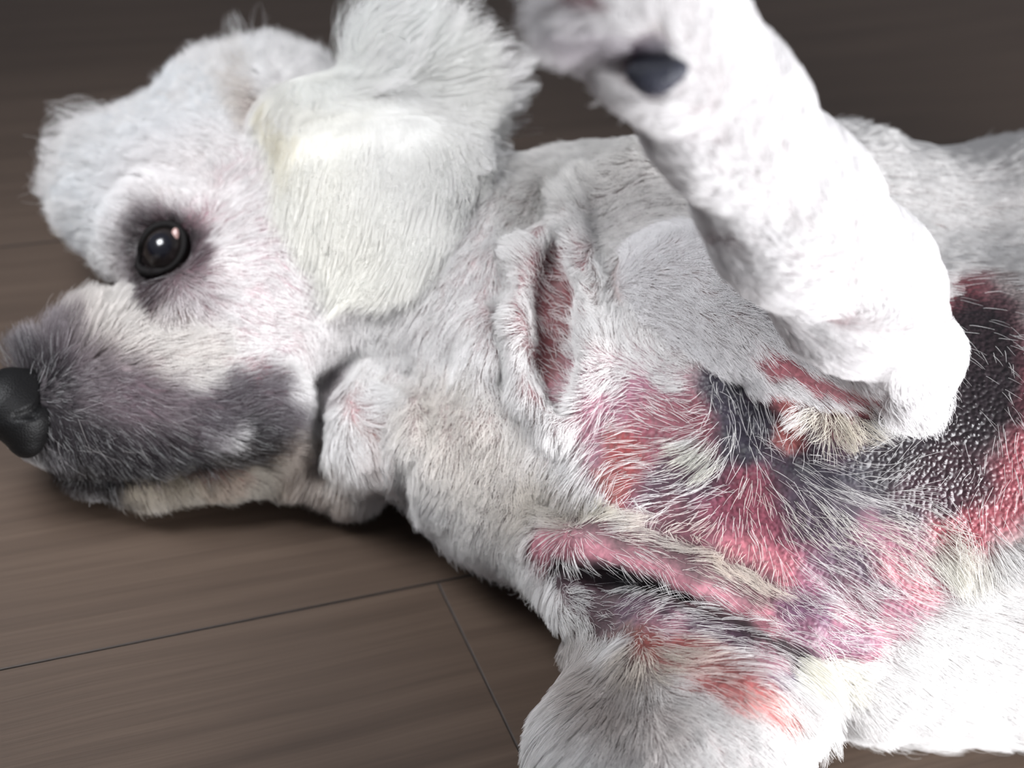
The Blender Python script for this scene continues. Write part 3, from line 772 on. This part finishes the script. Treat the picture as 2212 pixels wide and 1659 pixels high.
# ------------------------------------------------------------------ the dog's body
dog = mesh_obj('dog', V, FC, SKIN)
dog['label'] = 'white dog lying on its side with one foreleg raised and sore dark red chest skin'
dog['category'] = 'dog'
regV = region_of(V)
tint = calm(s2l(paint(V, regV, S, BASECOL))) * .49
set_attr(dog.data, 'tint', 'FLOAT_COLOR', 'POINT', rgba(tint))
PAP = {g: [] for g in GROUPS_ALL}
PAP['body'] = [([(1600, 1080), (1720, 1160), (1700, 1230)], 90, .7, 1), ([(2110, 700), (2160, 860), (2060, 980), (2060, 1080)], 130, 1, 1), ([(2200, 800), (2200, 1050)], 60, .8, 1),
               ([(1580, 850), (1700, 940), (1900, 960)], 80, .8, 1), ([(1700, 1340), (1850, 1390)], 60, .5, 1), ([(1800, 1200), (2000, 1280)], 60, .6, 1), ([(1350, 900), (1450, 1100)], 70, .4, 1),
               ([(1450, 1370), (1650, 1420)], 50, .7, 1), ([(1640, 790), (1900, 880)], 50, .5, 1)]
set_attr(dog.data, 'leather', 'FLOAT', 'POINT', paint(V, regV, PAP, {g: 0.0 for g in GROUPS_ALL})[:, 0])

# ------------------------------------------------------------------ the coat, grown hair by hair
def roots_on(V, F_, N_, wfun):
    A, B, C_, D_ = (V[F_[:, i]] for i in range(4))
    area_ = .5 * np.linalg.norm(np.cross(C_ - A, D_ - B), axis=1)
    cen = (A + B + C_ + D_) / 4
    w = area_ * wfun(cen)
    cs = np.cumsum(w); tot = cs[-1]
    i = np.searchsorted(cs, rng.random(N_) * tot); i = np.minimum(i, len(F_) - 1)
    u, v = rng.random(N_)[:, None], rng.random(N_)[:, None]
    P = (A[i] * (1 - u) + B[i] * u) * (1 - v) + (D_[i] * (1 - u) + C_[i] * u) * v
    return P, tot

def grow(fd, P, region, steps, len_mul=1.0, reeval=False, wild=.12, clear=.00015, avoid=None):
    n = grad(fd, P)
    k = comb(P, region)
    L_ = (1 + np.clip((k[:, 3] - .42) * 5, 0, .8)) * k[:, 2] * .001 * len_mul * (0.65 + .5 * rng.random(len(P)))
    lift = k[:, 3].copy(); wool = k[:, 4]
    ang = (.10 + wool * 1.1) * rng.standard_normal(len(P)) + 2.6 * wild * vnoise(P, .007, 7) + (.1 + .9 * wool) * vnoise(P, .0025, 8)
    dx, dy = k[:, 0].copy(), k[:, 1].copy()
    lift = np.clip(lift * (.75 + .5 * rng.random(len(P))) + .25 * wool * vnoise(P, .004, 9), .03, 1.2)
    pts = [P - n * .0003]
    pos = P.copy()
    seg = L_ / (steps - 1)
    cur = wool * 2.2 * rng.standard_normal(len(P)) + .25 * rng.standard_normal(len(P))
    nn = n
    for s in range(1, steps):
        f = s / (steps - 1)
        if reeval:
            kk = comb(pos, region); dx, dy = kk[:, 0], kk[:, 1]
            nn = grad(fd if avoid is None else avoid, pos)
        a = ang + cur * f * .5
        ca, sa = np.cos(a), np.sin(a)
        t = tangent(dx * ca - dy * sa, dx * sa + dy * ca, nn, .45 if reeval else np.clip((lift - .42) * 1.6, 0, .6))
        li = lift * (1.25 - .75 * f)
        d = t * np.cos(li)[:, None] + nn * np.sin(li)[:, None]
        pos = pos + d * seg[:, None]
        for q in ([fd] if avoid is None else [fd, avoid]):
            dd = sample(q, pos)
            need = np.maximum(clear * (1 + 3 * f) - dd, 0)
            pos = pos + nn * np.minimum(need, seg * .8)[:, None]
        pos[:, 2] = np.maximum(pos[:, 2], .0006)
        pts.append(pos)
    return np.stack(pts, 1), n, k

def clump(pts, size, amount, seed=0):
    """draw neighbouring hairs together towards their tips"""
    root = pts[:, 0]
    w = root + .45 * size * np.stack([vnoise(root, size * 1.3, seed + i) for i in range(3)], 1)
    cell = np.floor(w / size).astype(np.int64)
    cell -= cell.min(0); mx = cell.max(0) + 1
    key = (cell[:, 0] * mx[1] + cell[:, 1]) * mx[2] + cell[:, 2]
    _, inv = np.unique(key, return_inverse=True)
    cnt = np.bincount(inv).astype(float)
    n = pts.shape[1]
    for s in range(1, n):
        f = s / (n - 1)
        mean = np.stack([np.bincount(inv, pts[:, s, a]) / cnt for a in range(3)], 1)
        pull = (amount * f ** 1.3)
        pull = pull[:, None] if np.ndim(pull) else pull
        pts[:, s] += (mean[inv] - pts[:, s]) * pull
    shade = rng.random(len(cnt))[inv]
    return pts, shade

def hair_obj(name, pts, rad, col, parent):
    n, s = pts.shape[:2]
    hc = bpy.data.hair_curves.new(name)
    hc.add_curves([s] * n)
    hc.attributes['position'].data.foreach_set('vector', pts.astype(np.float32).ravel())
    prof = np.linspace(1, .25, s) ** .8
    r = (rad[:, None] * prof[None, :]).astype(np.float32)
    ra = hc.attributes.get('radius') or hc.attributes.new('radius', 'FLOAT', 'POINT')
    ra.data.foreach_set('value', r.ravel())
    c = np.concatenate([col, np.ones(col.shape[:2] + (1,))], 2)
    ca = hc.attributes.new('tint', 'FLOAT_COLOR', 'POINT')
    ca.data.foreach_set('color', c.astype(np.float32).ravel())
    hc.materials.append(HAIR)
    o = bpy.data.objects.new(name, hc); C.objects.link(o); o.parent = parent
    return o

def seen_weight(cen, nrm):
    px, py = pix(cen)
    v = CAM - cen; v /= np.linalg.norm(v, axis=1)[:, None]
    facing = (v * nrm).sum(1)
    w = np.clip((facing + .45) * 2.2, .06, 1)
    out = (px < -150) | (px > W + 150) | (py < -130) | (py > H + 130)
    w[out] *= .12
    return w

def coat_weight(cen):
    nrm = grad(FD, cen)
    r = region_of(cen)
    d = paint(cen, r, DN, DBASE, (18, 9), True)[:, 0]
    d = np.where(d < .3, d * .6, d)
    d[cen[:, 2] < .0015] = 0
    return d * seen_weight(cen, nrm)
NH = 440000
R0, tot = roots_on(V, FC, NH, coat_weight)
reg = region_of(R0)
pts, nr, kk = grow(FD, R0, reg, 6)
dens = paint(R0, reg, DN, DBASE, (18, 9), True)[:, 0]
amt = np.clip(.85 - .25 * dens, .3, .85) * np.where(reg == 2, .5, 1)
pts, sh1 = clump(pts, .0026, amt * .75, 11)
pts, sh2 = clump(pts, .0065, np.where(kk[:, 3] > .42, .6, .3) * np.clip(kk[:, 2] / 10, .3, 1.3), 15)
hair = paint(R0, reg, HC, HBASE)
pale = np.clip((hair.mean(1) - 150) / 60, 0, 1)[:, None] * .5
hair = s2l(hair * (1 - pale) + np.array(HW) * pale)
skin_at = calm(s2l(paint(R0, reg, S, BASECOL))) * .55
vs = np.where(reg == 2, .4, 1.0)
var = (1 - .08 * vs + vs * (.14 * rng.random(NH) - .16 * sh1))[:, None]
hair = np.clip(hair * var, 0, 1)
f = np.linspace(0, 1, 6)[None, :, None]
# here and there a pale hair among the dark ones
dark = np.clip((.35 - hair.mean(1)) * 4, 0, 1) * (reg == 0)
q = (dark * (rng.random(NH) < .22) * .5 * rng.random(NH))[:, None]
hair = hair * (1 - q) + q * .9
rootmix = np.clip(1 - f * 2.6, 0, 1) * .45
col = hair[:, None, :] * (1 - rootmix) + skin_at[:, None, :] * rootmix
rad = (.00006 + .00003 * rng.random(NH)) * np.where(dens < .5, 1.15, 1.0)
px, py = pix(R0)
rad = np.where((px < -150) | (px > W + 150) | (py < -130) | (py > H + 130), rad * 3, rad)
coat = hair_obj('coat', pts, rad, col, dog)
coat['kind'] = 'stuff'
coat['label'] = 'short white coat, thin over the sore chest'

# ------------------------------------------------------------------ ear
Ve, Fe = surface_nets(FE)
ear = mesh_obj('ear', Ve, Fe, SKIN, dog)
set_attr(ear.data, 'tint', 'FLOAT_COLOR', 'POINT', rgba(s2l(paint(Ve, np.full(len(Ve), 4), S, BASECOL)) * .6))
set_attr(ear.data, 'leather', 'FLOAT', 'POINT', np.zeros(len(Ve)))
def ear_weight(cen):
    nrm = grad(FE, cen)
    px, py = pix(cen)
    w = np.clip(.25 + (CAM - cen) @ np.array([0, 0, 1]) * 0 + (nrm * -fwd).sum(1), .02, 1)
    inside = sample(FD, cen) < .001
    w[inside] = 0
    return w * np.clip(1.5 - (py - 180) / 330, .25, 1.5)
NE = 75000
R1, _ = roots_on(Ve, Fe, NE, ear_weight)
pe, ne, ke = grow(FE, R1, np.full(NE, 4), 14, 1.0, True, clear=.0004, avoid=FD, wild=.05)
pe, se1 = clump(pe, .0028, .45, 21)
pe, se2 = clump(pe, .011, .2, 25)
he = s2l(paint(R1, np.full(NE, 4), HC, HBASE) * .5 + .5 * np.array(HW)) * (.9 + .12 * rng.random(NE) - .10 * se1)[:, None]
eh = hair_obj('ear_hair', pe, np.full(NE, .00006) + .00003 * rng.random(NE), np.clip(he[:, None, :].repeat(14, 1), 0, 1), ear)
eh['kind'] = 'stuff'
eh['label'] = 'long silky creamy white ear hair'

# loose wisps standing off the crown, the ear's top edge and the belly's fringe
def near_line(P, pts, r):
    px, py = pix(P); return stroke_w(px, py, pts, r)
def wisp(name, V_, F_, fd, region_id, N_, line, r, steps, mul, size, amt, parent, avoid=None):
    def wf(cen):
        nn = grad(fd, cen); v = CAM - cen; v /= np.linalg.norm(v, axis=1)[:, None]
        return near_line(cen, line, r) * (np.abs((v * nn).sum(1)) < .75) * ((v * nn).sum(1) > -.4)
    P, _ = roots_on(V_, F_, N_, wf)
    mul = mul * np.clip(1 + .55 * vnoise(P, size * 1.4, 41), .5, 1.6)
    rg = np.full(len(P), region_id)
    p_, _, _ = grow(fd, P, rg, steps, mul, region_id == 4, avoid=avoid, wild=.14)
    p_, s1 = clump(p_, size, amt, 31)
    c = s2l(np.array(HW)) * (.86 + .14 * rng.random(len(P)) - .1 * s1)[:, None]
    c = np.clip(c[:, None, :].repeat(steps, 1), 0, 1)
    o = hair_obj(name, p_, .00005 + .00002 * rng.random(len(P)), c, parent)
    o['kind'] = 'stuff'
    return o
wisp('crown_tuft', V, FC, FD, 0, 11000, [(120, 450), (160, 330), (220, 240), (300, 190), (380, 170), (440, 165)], 75, 8, 1.25, .0065, .85, dog)
wisp('ear_fringe', Ve, Fe, FE, 4, 9000, [(600, 190), (800, 150), (960, 180), (1010, 260), (1000, 330)], 70, 12, 1.25, .007, .85, ear, FD)
wisp('belly_fringe', V, FC, FD, 1, 9000, [(1750, 1500), (1900, 1530), (2050, 1550), (2212, 1560)], 50, 8, 1.2, .006, .75, dog)

# ------------------------------------------------------------------ nose, eye, pads
def leather_material(name, col, rough, scale, bump):
    m, nt, b = mat(name, col, rough)
    N, L = nt.nodes, nt.links
    geo = N.new('ShaderNodeNewGeometry')
    vo = N.new('ShaderNodeTexVoronoi'); vo.inputs['Scale'].default_value = scale
    L.new(geo.outputs['Position'], vo.inputs['Vector'])
    bp = N.new('ShaderNodeBump'); bp.inputs['Strength'].default_value = bump; bp.inputs['Distance'].default_value = .0006
    bp.invert = True
    L.new(vo.outputs['Distance'], bp.inputs['Height']); L.new(bp.outputs[0], b.inputs['Normal'])
    return m
nose_m = leather_material('nose leather', (.003, .0028, .003), .55, 1300, .25)
nose_m.node_tree.nodes['Principled BSDF'].inputs['Specular IOR Level'].default_value = .25
Vn, Fn = surface_nets(FN)
nose = mesh_obj('nose', Vn, Fn, nose_m, dog)
nose['label'] = 'black nose with a comma-shaped nostril'

def frame_at(p, n):
    n = n / np.linalg.norm(n)
    t = RIGHT - n * RIGHT.dot(n); t /= np.linalg.norm(t)
    b = np.cross(n, t)
    return n, t, b
def bm_obj(name, bm, m, parent, smooth=True):
    me = bpy.data.meshes.new(name); bm.to_mesh(me); bm.free()
    if smooth:
        for p in me.polygons: p.use_smooth = True
    me.materials.append(m)
    o = bpy.data.objects.new(name, me); C.objects.link(o); o.parent = parent
    return o
import bmesh
eye_p = eye_hit
en = grad(BASE, eye_p[None])[0]
en = en * .55 + (-fwd) * .45; en /= np.linalg.norm(en)
er = px2m(56, eye_p)
n_, t_, b_ = frame_at(eye_p, en)
ec = eye_p - en * er * .55
def eye_material():
    m, nt, b = mat('eye', (.01, .01, .012), .2)
    N, L = nt.nodes, nt.links
    tc = N.new('ShaderNodeTexCoord')
    sx = N.new('ShaderNodeSeparateXYZ'); L.new(tc.outputs['Object'], sx.inputs[0])
    l2 = N.new('ShaderNodeVectorMath'); l2.operation = 'MULTIPLY'; l2.inputs[1].default_value = (1, 1, 0)
    L.new(tc.outputs['Object'], l2.inputs[0])
    ln = N.new('ShaderNodeVectorMath'); ln.operation = 'LENGTH'; L.new(l2.outputs[0], ln.inputs[0])
    cr = N.new('ShaderNodeValToRGB'); e = cr.color_ramp.elements
    dv = N.new('ShaderNodeMath'); dv.operation = 'DIVIDE'; dv.inputs[1].default_value = er
    L.new(ln.outputs['Value'], dv.inputs[0]); L.new(dv.outputs[0], cr.inputs[0])
    e[0].position = .0; e[0].color = (.006, .006, .009, 1)
    e[1].position = .98; e[1].color = (.10, .075, .07, 1)
    for p_, c_ in ((.46, (.003, .003, .006, 1)), (.50, (.008, .006, .006, 1)), (.74, (.010, .007, .006, 1)), (.80, (.003, .003, .003, 1)), (.88, (.02, .014, .014, 1))):
        q = e.new(p_); q.color = c_
    L.new(cr.outputs[0], b.inputs['Base Color'])
    b.inputs['Coat Weight'].default_value = .5; b.inputs['Coat Roughness'].default_value = .03
    b.inputs['Specular IOR Level'].default_value = .5
    return m
bm = bmesh.new(); bmesh.ops.create_uvsphere(bm, u_segments=48, v_segments=32, radius=er)
for v in bm.verts:   # the cornea stands a little proud
    rr = math.hypot(v.co.x, v.co.y) / er
    if v.co.z > 0 and rr < .75: v.co.z += er * .10 * (1 - (rr / .75) ** 2)
eye = bm_obj('eye', bm, eye_material(), dog)
Rm = Matrix([[t_[i], b_[i], n_[i], ec[i]] for i in range(3)] + [[0, 0, 0, 1]])
eye.matrix_world = Rm
eye['label'] = 'dark glossy eye'

lid_m, _, _ = mat('lid rim', (.006, .005, .005), .7)
lid_m.node_tree.nodes['Principled BSDF'].inputs['Specular IOR Level'].default_value = .12
def lid(name, a0, a1, rin, thick):
    """a rounded rim following the eye's opening"""
    bm = bmesh.new(); NS, NR = 40, 10; rings = []
    for i in range(NS + 1):
        u = i / NS; a = math.radians(a0 + (a1 - a0) * u)
        ex, ey = rin * 1.0, rin * 1.12
        x, y = ex * math.cos(a), ey * math.sin(a)
        ang = math.radians(-28); x, y = x * math.cos(ang) - y * math.sin(ang), x * math.sin(ang) + y * math.cos(ang)
        # tear corner drawn out towards the muzzle
        g = math.exp(-((math.degrees(a) - 235) / 26) ** 2)
        x *= 1 + .38 * g; y *= 1 + .38 * g
        rad2 = x * x + y * y
        z = math.sqrt(max(er * er * 1.02 - rad2, (er * .35) ** 2)) + thick * .1
        c = ec + t_ * x + b_ * y + en * z
        o = (t_ * x + b_ * y); o = o / np.linalg.norm(o)
        tk = thick * (.55 + .45 * math.sin(math.pi * u))
        ring = []
        for j in range(NR):
            q = 2 * math.pi * j / NR
            ring.append(bm.verts.new(c + o * (math.cos(q) * tk * 1.5 + tk * .9) + en * math.sin(q) * tk))
        rings.append(ring)
    for r0, r1 in zip(rings[:-1], rings[1:]):
        for j in range(NR):
            bm.faces.new((r0[j], r0[(j + 1) % NR], r1[(j + 1) % NR], r1[j]))
    bm.faces.new(rings[0][::-1]); bm.faces.new(rings[-1])
    bmesh.ops.recalc_face_normals(bm, faces=bm.faces)
    return bm_obj(name, bm, lid_m, dog)
rin = px2m(43, eye_p)
lid('eyelid', -62, 245, rin, px2m(6, eye_p))
lid('eyelid', 225, 308, rin, px2m(7, eye_p))
pk, _, _ = mat('third eyelid', (.35, .22, .20), .25)
bm = bmesh.new(); bmesh.ops.create_icosphere(bm, subdivisions=3, radius=1)
for v in bm.verts: v.co = Vector((v.co.x * px2m(9, eye_p), v.co.y * px2m(15, eye_p), v.co.z * px2m(5, eye_p)))
te = bm_obj('third_eyelid', bm, pk, dog)
xq, yq = px2m(30, eye_p), px2m(26, eye_p)
pq = ec + t_ * xq + b_ * yq + en * math.sqrt(max(er * er - xq * xq - yq * yq, 0)) * 1.0
te.matrix_world = Matrix([[t_[i], b_[i], n_[i], pq[i]] for i in range(3)] + [[0, 0, 0, 1]])
te['label'] = 'pale pink edge in the eye corner'

pad_m = leather_material('pad leather', (.028, .030, .045), .45, 1100, .6)
def pad(name, px_, py_, rx, ry, rz, fd, rot=0, proud=.3):
    p, d = hit(BASE, px_, py_)
    if p is None: return
    n = grad(BASE, p[None])[0]; n = n * .8 - d * .2
    n, t, b = frame_at(p, n)
    c, s = math.cos(rot), math.sin(rot); t, b = t * c + b * s, b * c - t * s
    bm = bmesh.new(); bmesh.ops.create_icosphere(bm, subdivisions=5, radius=1)
    a_, b2, c_ = px2m(rx, p), px2m(ry, p), px2m(rz, p)
    for v in bm.verts:
        q = 1 + .10 * math.sin(3 * math.atan2(v.co.y, v.co.x) + .6)
        v.co = Vector((v.co.x * a_ * q, v.co.y * b2 * q, v.co.z * c_))
    o = bm_obj(name, bm, pad_m, dog)
    p = p + n * c_ * proud
    o.matrix_world = Matrix([[t[i], b[i], n[i], p[i]] for i in range(3)] + [[0, 0, 0, 1]])
    return o
cp = pad('carpal_pad', 1418, 146, 66, 42, 40, None, math.radians(12), .75)
if cp: cp['label'] = 'dark carpal pad on the raised wrist'
for (a, b2, r1, r2) in ((1270, -60, 50, 40), (1190, -235, 30, 34), (1290, -290, 28, 34), (1400, -290, 28, 34)):
    pad('paw_pad', a, b2, r1, r2, 26, None, 0, .2)

# whiskers and stray long hairs
def stray(name, items, mat_col, rad_):
    P0, regs, dirs, lens = [], [], [], []
    pts = []
    for (x, y, ang, ln, lf) in items:
        p, d = hit(BASE, x, y)
        if p is None: continue
        n = grad(BASE, p[None])[0]
        a = math.radians(ang)
        t = tangent(np.array([math.cos(a)]), np.array([math.sin(a)]), n[None])[0]
        q = [p]; pos = p.copy()
        bend = rng.normal() * .3
        for s in range(7):
            li = lf * (1.2 - .15 * s)
            pos = pos + (t * math.cos(li) + n * math.sin(li)) * ln * .001 / 7
            q.append(pos.copy())
        pts.append(q)
    pts = np.array(pts)
    col = np.tile(s2l(mat_col), (len(pts), 8, 1))
    o = hair_obj(name, pts, np.full(len(pts), rad_), col, dog)
    return o
wh = stray('whiskers', [(rng.uniform(90, 380), rng.uniform(830, 990), rng.uniform(-30, 70), rng.uniform(8, 18), rng.uniform(.3, .7)) for _ in range(26)], (205, 200, 200), .00004)
wh['kind'] = 'stuff'
tuft = stray('elbow_tuft', [(rng.uniform(1960, 2030), rng.uniform(800, 850), 78 + (1995 - _x) * .5, rng.uniform(7, 12), .35) for _x in rng.uniform(1960, 2030, 500)], (250, 249, 250), .00008)
tuft['kind'] = 'stuff'
